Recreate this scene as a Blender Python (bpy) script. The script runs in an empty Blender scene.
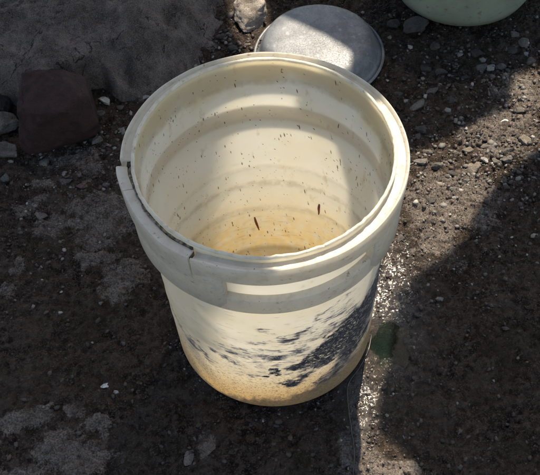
import bpy, bmesh, math, random
import numpy as np
from mathutils import Matrix, Vector

R = math.radians
scene = bpy.context.scene
col = scene.collection

# ------------------------------------------------------------------ camera
cam_d = bpy.data.cameras.new('camera')
cam = bpy.data.objects.new('camera', cam_d)
col.objects.link(cam)
cam_d.sensor_fit = 'HORIZONTAL'
cam_d.sensor_width = 36.0
cam_d.lens = 36.0 * 1000.0 / 540.0
cam_d.clip_start = 0.02
cam_d.clip_end = 500.0
cr = Vector((0.9981024, -0.04974068, -0.03629694))
cu = Vector((0.06157599, 0.8062653, 0.58834061))
cv = Vector((0.0, 0.589459190, -0.807798158))
m = Matrix.Identity(4)
for i in range(3):
    m[i][0], m[i][1], m[i][2] = cr[i], cu[i], -cv[i]
m.translation = Vector((0.00124, -0.73522, 1.21706))
cam.matrix_world = m
scene.camera = cam

# ------------------------------------------------------------------ light
SUN_EL, SUN_AZ = R(57), R(17)          # azimuth measured from +Y towards +X
world = bpy.data.worlds.new('World')
scene.world = world
world.use_nodes = True
wn = world.node_tree.nodes
sky = wn.new('ShaderNodeTexSky')
sky.sky_type = 'NISHITA'
sky.sun_disc = False
sky.sun_elevation = SUN_EL
sky.sun_rotation = SUN_AZ
sky.dust_density = 0.8
bg = wn['Background']
bg.inputs['Strength'].default_value = 0.098
world.node_tree.links.new(sky.outputs[0], bg.inputs['Color'])
sun_d = bpy.data.lights.new('sun', 'SUN')
sun_d.energy = 3.8
sun_d.angle = R(0.53)
sun_d.color = (1.0, 0.95, 0.87)
sun = bpy.data.objects.new('sun', sun_d)
col.objects.link(sun)
to_sun = Vector((math.sin(SUN_AZ) * math.cos(SUN_EL), math.cos(SUN_AZ) * math.cos(SUN_EL), math.sin(SUN_EL)))
sun.rotation_euler = to_sun.to_track_quat('Z', 'Y').to_euler()
sun.location = to_sun * 8

vs = scene.view_settings
vs.view_transform = 'Standard'
vs.look = 'None'
vs.exposure = 1.2
vs.use_white_balance = True
vs.white_balance_temperature = 7700
vs.white_balance_tint = 10
vs.gamma = 1.0
scene.cycles.max_bounces = 9
scene.cycles.diffuse_bounces = 6
scene.cycles.use_adaptive_sampling = True
scene.cycles.adaptive_threshold = 0.02
scene.cycles.glossy_bounces = 4
scene.cycles.transmission_bounces = 8
scene.cycles.sample_clamp_indirect = 6.0
scene.cycles.use_denoising = True

# ------------------------------------------------------------------ helpers
def vnoise(P, seed=0):
    """value noise in [-1, 1] for an (n, 3) or (n, 2) array"""
    P = np.asarray(P, float)
    if P.shape[1] == 2:
        P = np.c_[P, np.full(len(P), 0.37)]
    I = np.floor(P).astype(np.int64)
    F = P - I
    F = F * F * F * (F * (F * 6 - 15) + 10)
    def h(ix, iy, iz):
        n = (ix * 374761393 + iy * 668265263 + iz * 2147483647 + seed * 1274126177) & 0xFFFFFFFF
        n = ((n ^ (n >> 13)) * 1274126177) & 0xFFFFFFFF
        n = ((n ^ (n >> 16)) * 2246822519) & 0xFFFFFFFF
        return ((n ^ (n >> 15)) & 0xFFFF) / 32767.5 - 1.0
    out = 0
    for a in (0, 1):
        for b in (0, 1):
            for c in (0, 1):
                w = (F[:, 0] if a else 1 - F[:, 0]) * (F[:, 1] if b else 1 - F[:, 1]) * (F[:, 2] if c else 1 - F[:, 2])
                out = out + w * h(I[:, 0] + a, I[:, 1] + b, I[:, 2] + c)
    return out

def fbm(P, octaves=4, seed=0, gain=0.5):
    s, a, t = 0, 1.0, 0
    P = np.asarray(P, float)
    for o in range(octaves):
        s = s + a * vnoise(P * 2.03 ** o, seed + o * 17)
        t += a
        a *= gain
    return s / t

def smooth(e0, e1, x):
    t = np.clip((x - e0) / (e1 - e0), 0, 1)
    return t * t * (3 - 2 * t)

def mesh_obj(name, verts, faces, mat=None, parent=None, shade=True, attrs=None):
    me = bpy.data.meshes.new(name)
    verts = np.asarray(verts, float)
    faces_np = faces if isinstance(faces, np.ndarray) else None
    if faces_np is not None:
        k = faces_np.shape[1]
        me.vertices.add(len(verts))
        me.vertices.foreach_set('co', verts.ravel())
        me.loops.add(faces_np.size)
        me.loops.foreach_set('vertex_index', faces_np.ravel().astype(np.int32))
        me.polygons.add(len(faces_np))
        me.polygons.foreach_set('loop_start', (np.arange(len(faces_np)) * k).astype(np.int32))
        me.update(calc_edges=True)
        me.validate()
    else:
        me.from_pydata([tuple(v) for v in verts], [], faces)
        me.update()
    if shade:
        me.polygons.foreach_set('use_smooth', np.ones(len(me.polygons), bool))
    for k2, v in (attrs or {}).items():
        a = me.attributes.new(k2, 'FLOAT', 'POINT')
        a.data.foreach_set('value', np.asarray(v, np.float32))
    if mat:
        me.materials.append(mat)
    o = bpy.data.objects.new(name, me)
    col.objects.link(o)
    if parent:
        o.parent = parent
    return o

def tag(o, label=None, cat=None, group=None, kind=None):
    if label: o['label'] = label
    if cat: o['category'] = cat
    if group: o['group'] = group
    if kind: o['kind'] = kind
    return o

def empty(name, loc=(0, 0, 0)):
    o = bpy.data.objects.new(name, None)
    o.empty_display_size = 0.05
    o.location = loc
    col.objects.link(o)
    return o

class NT:
    """tiny node builder"""
    def __init__(self, name):
        self.mat = bpy.data.materials.new(name)
        self.mat.use_nodes = True
        self.t = self.mat.node_tree
        self.n = self.t.nodes
        self.n.clear()
        self.out = self.n.new('ShaderNodeOutputMaterial')
    def add(self, typ, ins=None, **kw):
        nd = self.n.new(typ)
        for k, v in kw.items():
            setattr(nd, k, v)
        for k, v in (ins or {}).items():
            self.set(nd.inputs[k], v)
        return nd
    def set(self, sock, v):
        if isinstance(v, bpy.types.Node):
            v = v.outputs[0]
        if isinstance(v, bpy.types.NodeSocket):
            self.t.links.new(v, sock)
        else:
            if isinstance(v, tuple) and len(v) == 3 and sock.type == 'RGBA':
                v = v + (1.0,)
            sock.default_value = v
    def math(self, op, a, b=None, c=None, clamp=False):
        nd = self.n.new('ShaderNodeMath')
        nd.operation = op
        nd.use_clamp = clamp
        for i, v in enumerate((a, b, c)):
            if v is not None:
                self.set(nd.inputs[i], v)
        return nd.outputs[0]
    def mix(self, f, a, b, mode='MIX'):
        nd = self.n.new('ShaderNodeMix')
        nd.data_type = 'RGBA'
        nd.blend_type = mode
        self.set(nd.inputs[0], f)
        self.set(nd.inputs[6], a)
        self.set(nd.inputs[7], b)
        return nd.outputs[2]
    def step(self, x, e0, e1, o0=0.0, o1=1.0):
        nd = self.n.new('ShaderNodeMapRange')
        nd.interpolation_type = 'SMOOTHSTEP'
        self.set(nd.inputs[0], x)
        for i, v in enumerate((e0, e1, o0, o1)):
            self.set(nd.inputs[i + 1], v)
        return nd.outputs[0]
    def coord(self, scale=(1, 1, 1), obj=True):
        tc = self.n.new('ShaderNodeTexCoord')
        mp = self.n.new('ShaderNodeMapping')
        mp.inputs['Scale'].default_value = scale
        self.t.links.new(tc.outputs['Object'], mp.inputs[0])
        return mp.outputs[0]
    def noise(self, vec, scale, detail=4.0, rough=0.55, dist=0.0):
        return self.add('ShaderNodeTexNoise', {'Vector': vec, 'Scale': scale, 'Detail': detail, 'Roughness': rough, 'Distortion': dist}).outputs[0]
    def attr(self, name):
        return self.add('ShaderNodeAttribute', attribute_name=name).outputs['Fac']
    def bump(self, h, strength, dist=0.002, normal=None):
        nd = self.add('ShaderNodeBump', {'Height': h, 'Strength': strength, 'Distance': dist})
        if normal is not None:
            self.set(nd.inputs['Normal'], normal)
        return nd.outputs[0]
    def principled(self, color, rough, normal=None, **kw):
        nd = self.add('ShaderNodeBsdfPrincipled', {'Base Color': color, 'Roughness': rough})
        for k, v in kw.items():
            self.set(nd.inputs[k], v)
        if normal is not None:
            self.set(nd.inputs['Normal'], normal)
        return nd.outputs[0]
    def surface(self, s):
        self.set(self.out.inputs[0], s)
        return self.mat

# ------------------------------------------------------------------ measured layout (metres, bucket axis at the origin)
STONES = [
    ('lime_pebble', -0.2624, 0.4558, 0.0118, 0.0065, 0.0113, 'white', 0),
    ('pebble', -0.2745, 0.4286, 0.0142, 0.0087, 0.0136, 'grey', 0),
    ('pale_pebble', -0.2312, 0.3926, 0.0082, 0.0114, 0.0079, 'pale', 0),
    ('pebble', -0.1933, 0.4639, 0.0118, 0.0086, 0.0114, 'pale', 0),
    ('pebble', -0.2364, 0.4409, 0.0067, 0.005, 0.0064, 'grey', 0),
    ('pebble', -0.3528, 0.3235, 0.0113, 0.0095, 0.0126, 'grey', 0),
    ('pebble', -0.2713, 0.3689, 0.0106, 0.0065, 0.0102, 'grey', 0),
    ('pebble', -0.3196, 0.2885, 0.0135, 0.0078, 0.0086, 'grey', 0),
    ('red_pebble', -0.2901, 0.2739, 0.0087, 0.0059, 0.0083, 'red', 0),
    ('pebble', -0.4149, 0.3027, 0.0072, 0.0094, 0.0069, 'green', 0),
    ('pebble', -0.352, 0.2213, 0.0124, 0.009, 0.0069, 'grey', 0),
    ('pebble', -0.2507, 0.2774, 0.0079, 0.0056, 0.0063, 'grey', 0),
    ('pebble', -0.2796, 0.4011, 0.0083, 0.0054, 0.0079, 'grey', 0),
    ('pebble', -0.2204, 0.3655, 0.0073, 0.0056, 0.0071, 'grey', 0),
    ('chip', -0.2368, -0.0805, 0.0068, 0.0038, 0.0038, 'white', 0),
    ('pebble', -0.2212, -0.0907, 0.0041, 0.0028, 0.0039, 'pale', 0),
    ('pebble', -0.0955, -0.187, 0.0085, 0.012, 0.0048, 'brown', 0),
    ('pebble', -0.1217, -0.1959, 0.0065, 0.0118, 0.0026, 'brown', 0),
    ('pebble', -0.3049, -0.1715, 0.0046, 0.0044, 0.0037, 'grey', 0),
    ('pebble', -0.3145, -0.1835, 0.0046, 0.0036, 0.0037, 'grey', 0),
    ('cobble', 0.2793, 0.5837, 0.0229, 0.0183, 0.0257, 'dark', 1),
    ('pebble', 0.3076, 0.5395, 0.0095, 0.0086, 0.0092, 'grey', 1),
    ('pebble', 0.3091, 0.4801, 0.0111, 0.0068, 0.0106, 'grey', 1),
    ('pebble', 0.2865, 0.4299, 0.0117, 0.0064, 0.0112, 'grey', 1),
    ('pebble', 0.2557, 0.3999, 0.0165, 0.0091, 0.0132, 'grey', 1),
    ('pebble', 0.2845, 0.4873, 0.0102, 0.0092, 0.0098, 'dark', 1),
    ('pebble', 0.3791, 0.5193, 0.0155, 0.0085, 0.0149, 'dark', 1),
    ('pebble', 0.3762, 0.4831, 0.0145, 0.0099, 0.0139, 'grey', 1),
    ('pebble', 0.3947, 0.4831, 0.0077, 0.009, 0.0074, 'pale', 1),
    ('pebble', 0.4119, 0.4836, 0.0094, 0.0074, 0.009, 'grey', 1),
    ('pebble', 0.4594, 0.5335, 0.0095, 0.0107, 0.0091, 'grey', 1),
    ('pebble', 0.4374, 0.5178, 0.0103, 0.0082, 0.0099, 'dark', 1),
    ('pebble', 0.463, 0.491, 0.0102, 0.0071, 0.0098, 'grey', 1),
    ('pebble', 0.4474, 0.5524, 0.0087, 0.0068, 0.0084, 'grey', 1),
    ('pebble', 0.4601, 0.5117, 0.0069, 0.0062, 0.0066, 'pale', 1),
    ('pebble', 0.3475, 0.4656, 0.0076, 0.0058, 0.0073, 'dark', 1),
    ('pebble', 0.3167, 0.4098, 0.01, 0.0064, 0.008, 'dark', 1),
    ('pebble', 0.2549, 0.3479, 0.0097, 0.0073, 0.0078, 'dark', 1),
    ('pebble', 0.425, 0.4285, 0.0084, 0.0059, 0.0067, 'grey', 1),
    ('cobble', 0.3278, 0.2679, 0.0158, 0.0122, 0.0151, 'tan', 2),
    ('pebble', 0.2456, 0.2801, 0.0119, 0.0065, 0.0095, 'grey', 2),
    ('pebble', 0.2719, 0.2754, 0.0119, 0.0077, 0.0114, 'grey', 2),
    ('pebble', 0.3598, 0.306, 0.0144, 0.0079, 0.0115, 'grey', 2),
    ('pebble', 0.3858, 0.2917, 0.0119, 0.0065, 0.0095, 'grey', 2),
    ('pebble', 0.3464, 0.2769, 0.0063, 0.0057, 0.0061, 'pale', 2),
    ('pebble', 0.3644, 0.2712, 0.0071, 0.0073, 0.0068, 'grey', 2),
    ('pebble', 0.3803, 0.2716, 0.0087, 0.0059, 0.0083, 'grey', 2),
    ('lime_pebble', 0.3935, 0.3588, 0.0065, 0.0039, 0.0063, 'white', 2),
    ('pebble', 0.3275, 0.3051, 0.0112, 0.0061, 0.0089, 'tan', 2),
    ('pebble', 0.3043, 0.3006, 0.0112, 0.0061, 0.0089, 'tan', 2),
    ('pebble', 0.2706, 0.2359, 0.007, 0.0063, 0.0067, 'tan', 2),
    ('pebble', 0.289, 0.224, 0.0085, 0.0048, 0.0082, 'grey', 2),
    ('pebble', 0.2922, 0.2538, 0.0094, 0.0052, 0.009, 'dark', 2),
    ('pebble', 0.2601, 0.3044, 0.0104, 0.0057, 0.0083, 'grey', 2),
    ('pebble', 0.3453, 0.3255, 0.0072, 0.004, 0.007, 'grey', 2),
    ('pebble', 0.2501, 0.2016, 0.0077, 0.006, 0.0074, 'dark', 2),
    ('pebble', 0.2893, 0.2071, 0.0054, 0.003, 0.0043, 'pale', 2),
    ('pebble', 0.4235, 0.3784, 0.0082, 0.0068, 0.0066, 'grey', 2),
    ('pebble', 0.4396, 0.418, 0.0083, 0.0059, 0.0067, 'tan', 2),
    ('pebble', 0.31, 0.2389, 0.0078, 0.0046, 0.0062, 'grey', 2),
    ('pebble', 0.287, 0.2818, 0.0071, 0.0058, 0.0057, 'grey', 2),
    ('cobble', 0.4194, 0.3161, 0.012, 0.0128, 0.0116, 'tan', 3),
    ('cobble', 0.4206, 0.2818, 0.0158, 0.0087, 0.0127, 'dark', 3),
    ('pebble', 0.2392, 0.0276, 0.0065, 0.0035, 0.0052, 'pale', 4),
    ('pebble', 0.2344, -0.179, 0.0046, 0.0044, 0.0037, 'grey', 4),
    ('pebble', 0.2043, 0.0032, 0.0064, 0.0035, 0.0051, 'dark', 4),
    ('pebble', 0.3211, -0.033, 0.0056, 0.0036, 0.0045, 'dark', 4),
    ('pebble', 0.2378, 0.1383, 0.006, 0.0048, 0.0048, 'grey', 4),
    ('pebble', 0.2104, 0.1126, 0.0067, 0.0045, 0.0053, 'grey', 4),
    ('pebble', 0.2262, -0.2298, 0.0038, 0.0029, 0.0031, 'grey', 4),
    ('pebble', 0.1955, 0.1351, 0.0082, 0.0065, 0.0079, 'grey', 4),
    ('pebble', 0.2062, 0.1726, 0.0068, 0.0046, 0.0055, 'grey', 4),
    ('boulder', -0.0101, 0.6368, 0.0306, 0.0357, 0.044, 'paleboulder', 5),
    ('boulder', -0.4367, 0.4841, 0.029, 0.0724, 0.0325, 'greyb', 6),
    ('boulder', -0.4248, 0.405, 0.0282, 0.0198, 0.0316, 'greyb', 7),
    ('boulder', -0.419, 0.3517, 0.0244, 0.016, 0.0234, 'greyb', 8),
    ('pebble', -0.0431, 0.5607, 0.0087, 0.0057, 0.0084, 'dark', 9),
    ('pebble', -0.0617, 0.5924, 0.0106, 0.0058, 0.0102, 'dark', 9),
    ('pebble', -0.0182, 0.5716, 0.007, 0.0063, 0.0067, 'brown', 9),
    ('pebble', -0.1185, 0.5545, 0.0105, 0.0062, 0.01, 'dark', 9),
    ('pebble', -0.1618, 0.5213, 0.0104, 0.0061, 0.0099, 'dark', 9),
    ('pebble', 0.2418, 0.5983, 0.0124, 0.009, 0.0119, 'dark', 1),
    ('pebble', 0.2293, 0.4287, 0.0084, 0.0055, 0.008, 'dark', 1),
]
DRY = [(-0.267, 0.236, 0.047, 0.021), (-0.242, 0.201, 0.043, 0.031), (-0.297, 0.205, 0.022, 0.017), (-0.271, 0.169, 0.03, 0.019), (-0.26, 0.133, 0.036, 0.013), (-0.214, 0.097, 0.029, 0.026), (-0.229, 0.075, 0.02, 0.015), (-0.382, 0.133, 0.013, 0.017), (-0.39, 0.089, 0.012, 0.011), (-0.3, 0.331, 0.032, 0.022), (-0.327, 0.202, 0.021, 0.019), (-0.282, 0.304, 0.022, 0.016), (-0.29, -0.164, 0.029, 0.02), (-0.258, -0.188, 0.037, 0.023), (-0.342, -0.199, 0.029, 0.013), (-0.28, -0.114, 0.013, 0.01), (-0.362, -0.131, 0.032, 0.015), (-0.247, -0.139, 0.016, 0.013), (-0.329, -0.126, 0.013, 0.013), (0.159, -0.229, 0.031, 0.014), (0.257, 0.147, 0.039, 0.056), (0.291, 0.222, 0.062, 0.043), (0.249, 0.196, 0.038, 0.034), (0.101, -0.197, 0.016, 0.036), (0.117, -0.226, 0.026, 0.022), (0.383, 0.339, 0.057, 0.051), (0.441, 0.424, 0.042, 0.042), (0.306, 0.172, 0.03, 0.028), (-0.094, -0.187, 0.01, 0.015), (-0.369, 0.244, 0.019, 0.012), (-0.229, 0.243, 0.022, 0.016), (-0.349, 0.283, 0.016, 0.012)]
WIRE = [(0.1314, -0.0248), (0.1242, -0.0532), (0.1103, -0.0804), (0.0976, -0.098), (0.0917, -0.1172), (0.0914, -0.1483), (0.0921, -0.1685), (0.093, -0.1997), (0.0885, -0.2323), (0.0828, -0.2639)]
PUDDLE = [(0.1316, -0.0101), (0.1497, 0.0001), (0.1686, -0.0079), (0.181, -0.0219), (0.1868, -0.0417), (0.1784, -0.0633), (0.1631, -0.0748), (0.1433, -0.0796), (0.1267, -0.0816), (0.1214, -0.053)]
SLAB = [(-0.4866, 0.4528), (-0.4217, 0.4564), (-0.3791, 0.4368), (-0.3376, 0.4242), (-0.3202, 0.4522), (-0.2958, 0.4777), (-0.2682, 0.4847), (-0.2428, 0.4684), (-0.2094, 0.4517), (-0.1771, 0.4627), (-0.1413, 0.4876), (-0.1115, 0.5184), (-0.086, 0.5602), (-0.0681, 0.6144), (-0.0484, 0.7197), (-0.5735, 0.8275)]

# ------------------------------------------------------------------ ground
PUD = np.array(PUDDLE)
PUD_C = PUD.mean(0)

def wet_hole(x, y):
    return np.exp(-(((x - 0.156 + 0.006 * np.sin(y * 120)) / 0.027) ** 2 + ((y + 0.040 + 0.005 * np.sin(x * 150)) / 0.036) ** 2) ** 1.15)

def dry_field(x, y):
    P = np.c_[x, y]
    wob = P + 0.026 * np.c_[fbm(P * 26, 4, 5, 0.6), fbm(P * 26, 4, 6, 0.6)]
    d = np.zeros(len(x))
    for (bx, by, ba, bb) in DRY:
        d = np.maximum(d, np.exp(-0.8 * (((wob[:, 0] - bx) / ba) ** 2 + ((wob[:, 1] - by) / bb) ** 2)))
    d = np.maximum(d, smooth(0.9, 2.0, np.hypot(x, y - 0.3)))
    return np.clip(d - 0.06 + 0.62 * fbm(P * 50, 5, 9, 0.65) * smooth(0.03, 0.25, d), 0, 1)

def wet_field(x, y):
    k = 1.1 * np.exp(-(((x - 0.165) / 0.045) ** 2 + ((y - 0.03) / 0.11) ** 2)) + np.exp(-(((x - 0.108) / 0.024) ** 2 + ((y + 0.125) / 0.055) ** 2))
    return np.clip(1.25 * k * (0.80 + 0.5 * fbm(np.c_[x, y] * 60, 3, 77)), 0, 1)

def ground_h(x, y):
    x = np.atleast_1d(np.asarray(x, float)); y = np.atleast_1d(np.asarray(y, float))
    P = np.c_[x, y]
    near = np.exp(-((x / 1.6) ** 2 + ((y - 0.3) / 1.6) ** 2))
    h = 0.010 * fbm(P * 5.0, 3, 3) + 0.006 * fbm(P * 19.0, 3, 7) * near
    q = P + 0.004 * np.c_[fbm(P * 60, 2, 81), fbm(P * 60, 2, 82)]
    h = h + 0.0070 * fbm(q * 42.0, 4, 21, 0.65) * near
    h = h - 0.0080 * (np.abs(fbm(q * 70.0, 3, 33, 0.6)) - 0.2) * near
    h = h - 0.0048 * (np.abs(fbm(q * 170.0, 2, 35, 0.6)) - 0.2) * near
    # gravelly, rougher to the back and right
    rough = smooth(0.05, 0.35, y) * smooth(-0.25, 0.1, x) + 0.8 * smooth(0.13, 0.20, x) + smooth(0.15, 0.4, y) * smooth(-0.1, -0.3, x) * 0.7
    rough = np.clip(rough, 0, 1)
    h = h + rough * near * (0.0040 * fbm(P * 120.0, 3, 44, 0.7) + 0.0018 * fbm(P * 330.0, 2, 45))
    h = h + 0.0025 * smooth(0.25, 0.6, dry_field(x, y)) * near
    # gentle rise behind and to the back left
    h = h + 0.03 * smooth(0.45, 1.2, y) + 0.025 * smooth(0.15, 0.7, -x) * smooth(0.25, 0.7, y)
    h = h - 0.6 * wet_field(x, y) * (h - 0.010 * fbm(P * 5.0, 3, 3))      # soaked mud settles smooth
    # trodden flat beneath the bucket
    r = np.hypot(x, y)
    f = smooth(0.116, 0.142, r)
    h = h * f - 0.001 * (1 - f)
    w = wet_hole(x, y)
    return h * (1 - 0.8 * w) - 0.009 * w

def graded(lo, hi, step, far):
    core = list(np.arange(lo, hi + step / 2, step))
    a, s = lo, step
    left = []
    while a > -far:
        s *= 1.22; a -= s; left.append(a)
    b, s = core[-1], step
    right = []
    while b < far:
        s *= 1.22; b += s; right.append(b)
    return np.array(left[::-1] + core + right)

gx = graded(-0.62, 0.66, 0.0024, 60)
gy = graded(-0.36, 0.84, 0.0024, 60)
X, Y = np.meshgrid(gx, gy)
xf, yf = X.ravel(), Y.ravel()
Z = ground_h(xf, yf)
nx, ny = len(gx), len(gy)
idx = np.arange(nx * ny).reshape(ny, nx)
F = np.stack([idx[:-1, :-1], idx[:-1, 1:], idx[1:, 1:], idx[1:, :-1]], -1).reshape(-1, 4)
dry = dry_field(xf, yf)
# the trickle of wet mud that runs from the puddle along the foot of the bucket
soak = wet_field(xf, yf)
green_bed = smooth(0.25, 0.9, wet_hole(xf, yf))  # tints the floor of the puddle green

g = NT('wet mud and gravel')
c = g.coord()
n_fine = g.noise(c, 420.0, 5.0, 0.65)
n_mid = g.noise(c, 95.0, 5.0, 0.6)
n_big = g.noise(c, 14.0, 4.0, 0.55)
dryv = g.attr('dry')
dry_m = g.step(g.math('ADD', dryv, g.math('ADD', g.math('MULTIPLY', g.math('SUBTRACT', n_mid, 0.5), 0.9), g.math('MULTIPLY', g.math('SUBTRACT', n_fine, 0.5), 0.7))), 0.20, 0.60)
n_grain = g.noise(c, 900.0, 3.0, 0.7)
mud = g.mix(g.step(n_big, 0.35, 0.65), (0.0115, 0.0068, 0.0048), (0.0470, 0.0320, 0.0220))
mud = g.mix(g.step(n_mid, 0.46, 0.60, 0.0, 0.85), mud, (0.082, 0.058, 0.043))  # lighter where the bump is high, standing in for relief shading
mud = g.mix(g.step(n_fine, 0.52, 0.64, 0.0, 0.85), mud, (0.135, 0.103, 0.082))
damp = g.noise(c, 26.0, 6.0, 0.68, 0.6)
mud = g.mix(g.step(damp, 0.47, 0.66, 0.0, 0.85), mud, g.mix(n_fine, (0.040, 0.028, 0.021), (0.135, 0.104, 0.084)))
olive = g.noise(c, 9.0, 4.0, 0.6)
mud = g.mix(g.step(olive, 0.5, 0.68, 0.0, 0.6), mud, (0.040, 0.031, 0.017))
dust = g.mix(g.step(n_fine, 0.32, 0.66), (0.095, 0.078, 0.066), (0.290, 0.247, 0.216))
dust = g.mix(g.step(n_grain, 0.55, 0.68, 0.0, 0.7), dust, (0.040, 0.034, 0.030))
basec = g.mix(g.math('MULTIPLY', dry_m, g.step(g.noise(c, 55.0, 5.0, 0.7), 0.34, 0.56, 0.35, 1.0)), mud, dust)
redn = g.noise(c, 30.0, 3.0, 0.6)
basec = g.mix(g.step(redn, 0.58, 0.75, 0.0, 0.35), basec, (0.040, 0.020, 0.017))
speck = g.add('ShaderNodeTexVoronoi', {'Vector': c, 'Scale': 330.0})
sp = g.math('MULTIPLY', g.step(speck.outputs['Distance'], 0.32, 0.20), g.step(g.add('ShaderNodeSeparateColor', {0: speck.outputs['Color']}).outputs[0], 0.88, 0.92))
basec = g.mix(g.math('MULTIPLY', sp, 0.6), basec, (0.17, 0.155, 0.14))
soakv = g.attr('soak')
basec = g.mix(g.math('MULTIPLY', soakv, 0.7), basec, (0.036, 0.030, 0.026))
basec = g.mix(g.attr('green_bed'), basec, (0.013, 0.022, 0.0190))
rough = g.math('ADD', g.step(dry_m, 0, 1, 0.58, 0.95), g.math('MULTIPLY', soakv, -0.45))
rough = g.math('ADD', rough, g.math('MULTIPLY', g.math('SUBTRACT', n_mid, 0.5), 0.25), clamp=True)
rough = g.math('MAXIMUM', rough, 0.16)
nrm = g.bump(n_mid, 0.8, 0.008)
nrm = g.bump(n_fine, 1.0, 0.0045, nrm)
wetn = g.bump(g.noise(c, 240.0, 3.0, 0.55), 1.0, 0.0009)
nrm = g.bump(n_grain, 0.5, 0.0010, nrm)
M_ground = g.surface(g.principled(basec, rough, nrm, **{'Specular IOR Level': g.math('ADD', 0.13, g.math('MULTIPLY', soakv, 0.4)), 'Coat Weight': g.math('MULTIPLY', g.math('MULTIPLY', soakv, 0.9), g.math('SUBTRACT', 1.0, g.attr('green_bed'))), 'Coat Roughness': 0.075, 'Coat IOR': 1.33, 'Coat Normal': wetn}))
ground = mesh_obj('ground', np.c_[xf, yf, Z], F, M_ground, attrs={'dry': dry, 'soak': soak, 'green_bed': green_bed})
tag(ground, 'dark wet muddy earth with drier pale crusts and grit', kind='structure')

# puddle: a thin sheet of standing water in the hollow beside the bucket
w = NT('murky green puddle water')
c = w.coord()
wn_ = w.noise(c, 60.0, 2.0)
fr = w.add('ShaderNodeFresnel', {'IOR': 1.33})
tr = w.add('ShaderNodeBsdfTransparent', {'Color': (0.66, 0.78, 0.74)})
gl = w.add('ShaderNodeBsdfGlossy', {'Color': (0.45, 0.45, 0.45), 'Roughness': 0.03, 'Normal': w.bump(wn_, 0.02, 0.002)})
M_water = w.surface(w.add('ShaderNodeMixShader', {0: fr.outputs[0], 1: tr.outputs[0], 2: gl.outputs[0]}).outputs[0])
ang = np.linspace(0, 2 * math.pi, 72, endpoint=False)
ring = []
for k in range(1, 7):
    rr = k / 6
    ring.append(np.c_[0.157 + 0.034 * rr * np.cos(ang), -0.040 + 0.046 * rr * np.sin(ang), np.full(72, -0.0052)])
pv = np.vstack([[[0.157, -0.040, -0.0052]]] + ring)
pf = [(0, 1 + i, 1 + (i + 1) % 72) for i in range(72)]
for k in range(5):
    for i in range(72):
        j = (i + 1) % 72
        pf.append((1 + 72 * k + i, 1 + 72 * (k + 1) + i, 1 + 72 * (k + 1) + j, 1 + 72 * k + j))
tag(mesh_obj('puddle', pv, pf, M_water), 'small murky green puddle beside the foot of the bucket', kind='structure')

# ------------------------------------------------------------------ stones
def stone_mat(name, ca, cb, rough=0.85, spec=0.35):
    s = NT(name)
    c = s.coord()
    oi = s.add('ShaderNodeObjectInfo').outputs['Random']
    off = s.add('ShaderNodeVectorMath', {0: c, 1: s.add('ShaderNodeCombineXYZ', {0: s.math('MULTIPLY', oi, 7.0), 1: oi, 2: s.math('MULTIPLY', oi, 3.0)})}, operation='ADD').outputs[0]
    n1 = s.noise(off, 70.0, 5.0, 0.6)
    n2 = s.noise(off, 420.0, 4.0, 0.65)
    cc = s.mix(s.step(n1, 0.36, 0.64), ca, cb)
    cc = s.mix(s.step(n2, 0.48, 0.66, 0.0, 0.65), cc, tuple(v * 0.40 for v in ca))
    cc = s.mix(s.step(s.noise(off, 800.0, 3.0, 0.6), 0.57, 0.68, 0.0, 0.5), cc, tuple(v * 1.6 for v in cb))
    hsv = s.add('ShaderNodeHueSaturation', {'Color': cc, 'Value': s.step(oi, 0, 1, 0.72, 1.2)})
    nr = s.bump(n1, 0.4, 0.004)
    nr = s.bump(n2, 0.9, 0.0018, nr)
    return s.surface(s.principled(hsv.outputs[0], rough, nr, **{'Specular IOR Level': spec}))

SM = {
    'white': stone_mat('white lime pebble', (0.42, 0.41, 0.37), (0.60, 0.59, 0.55)),
    'pale': stone_mat('pale pebble', (0.20, 0.19, 0.175), (0.34, 0.32, 0.30)),
    'grey': stone_mat('grey pebble', (0.072, 0.063, 0.055), (0.135, 0.121, 0.109)),
    'dark': stone_mat('dark pebble', (0.038, 0.034, 0.031), (0.075, 0.068, 0.062)),
    'red': stone_mat('reddish pebble', (0.10, 0.055, 0.050), (0.16, 0.11, 0.10)),
    'green': stone_mat('greenish pebble', (0.075, 0.085, 0.080), (0.12, 0.135, 0.125)),
    'brown': stone_mat('brown pebble', (0.085, 0.066, 0.054), (0.14, 0.115, 0.10)),
    'tan': stone_mat('tan pebble', (0.11, 0.092, 0.072), (0.19, 0.165, 0.135)),
    'paleboulder': stone_mat('pale weathered stone', (0.17, 0.14, 0.115), (0.33, 0.29, 0.25)),
    'greyb': stone_mat('grey weathered stone', (0.055, 0.050, 0.046), (0.11, 0.103, 0.096)),
    'redblock': stone_mat('dark red stone', (0.026, 0.0120, 0.0115), (0.044, 0.0200, 0.0190)),
}

def ico(sub):
    bm = bmesh.new()
    bmesh.ops.create_icosphere(bm, subdivisions=sub, radius=1.0)
    v = np.array([x.co[:] for x in bm.verts])
    f = np.array([[q.index for q in p.verts] for p in bm.faces])
    bm.free()
    return v, f
ICO = {k: ico(k) for k in (1, 2, 3, 4, 5)}

def rock_shape(seed, sub=4, cuts=9, rough=0.10, angular=0.96):
    rng = np.random.default_rng(seed)
    v, f = ICO[sub]
    v = v.copy()
    for k in range(cuts):                      # facet the lump with random planes
        n = rng.normal(size=3); n /= np.linalg.norm(n)
        d = rng.uniform(0.42, 0.82)
        over = np.clip(v @ n - d, 0, None)
        v -= angular * over[:, None] * n
    r = 1 + rough * 1.6 * fbm(v * 1.7 + seed * 3.1, 2, seed) + rough * 0.8 * fbm(v * 5 + seed, 3, seed + 5)
    v = v * r[:, None]
    v -= (v.max(0) + v.min(0)) / 2
    v /= (v.max(0) - v.min(0)) / 2
    return v, f

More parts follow.
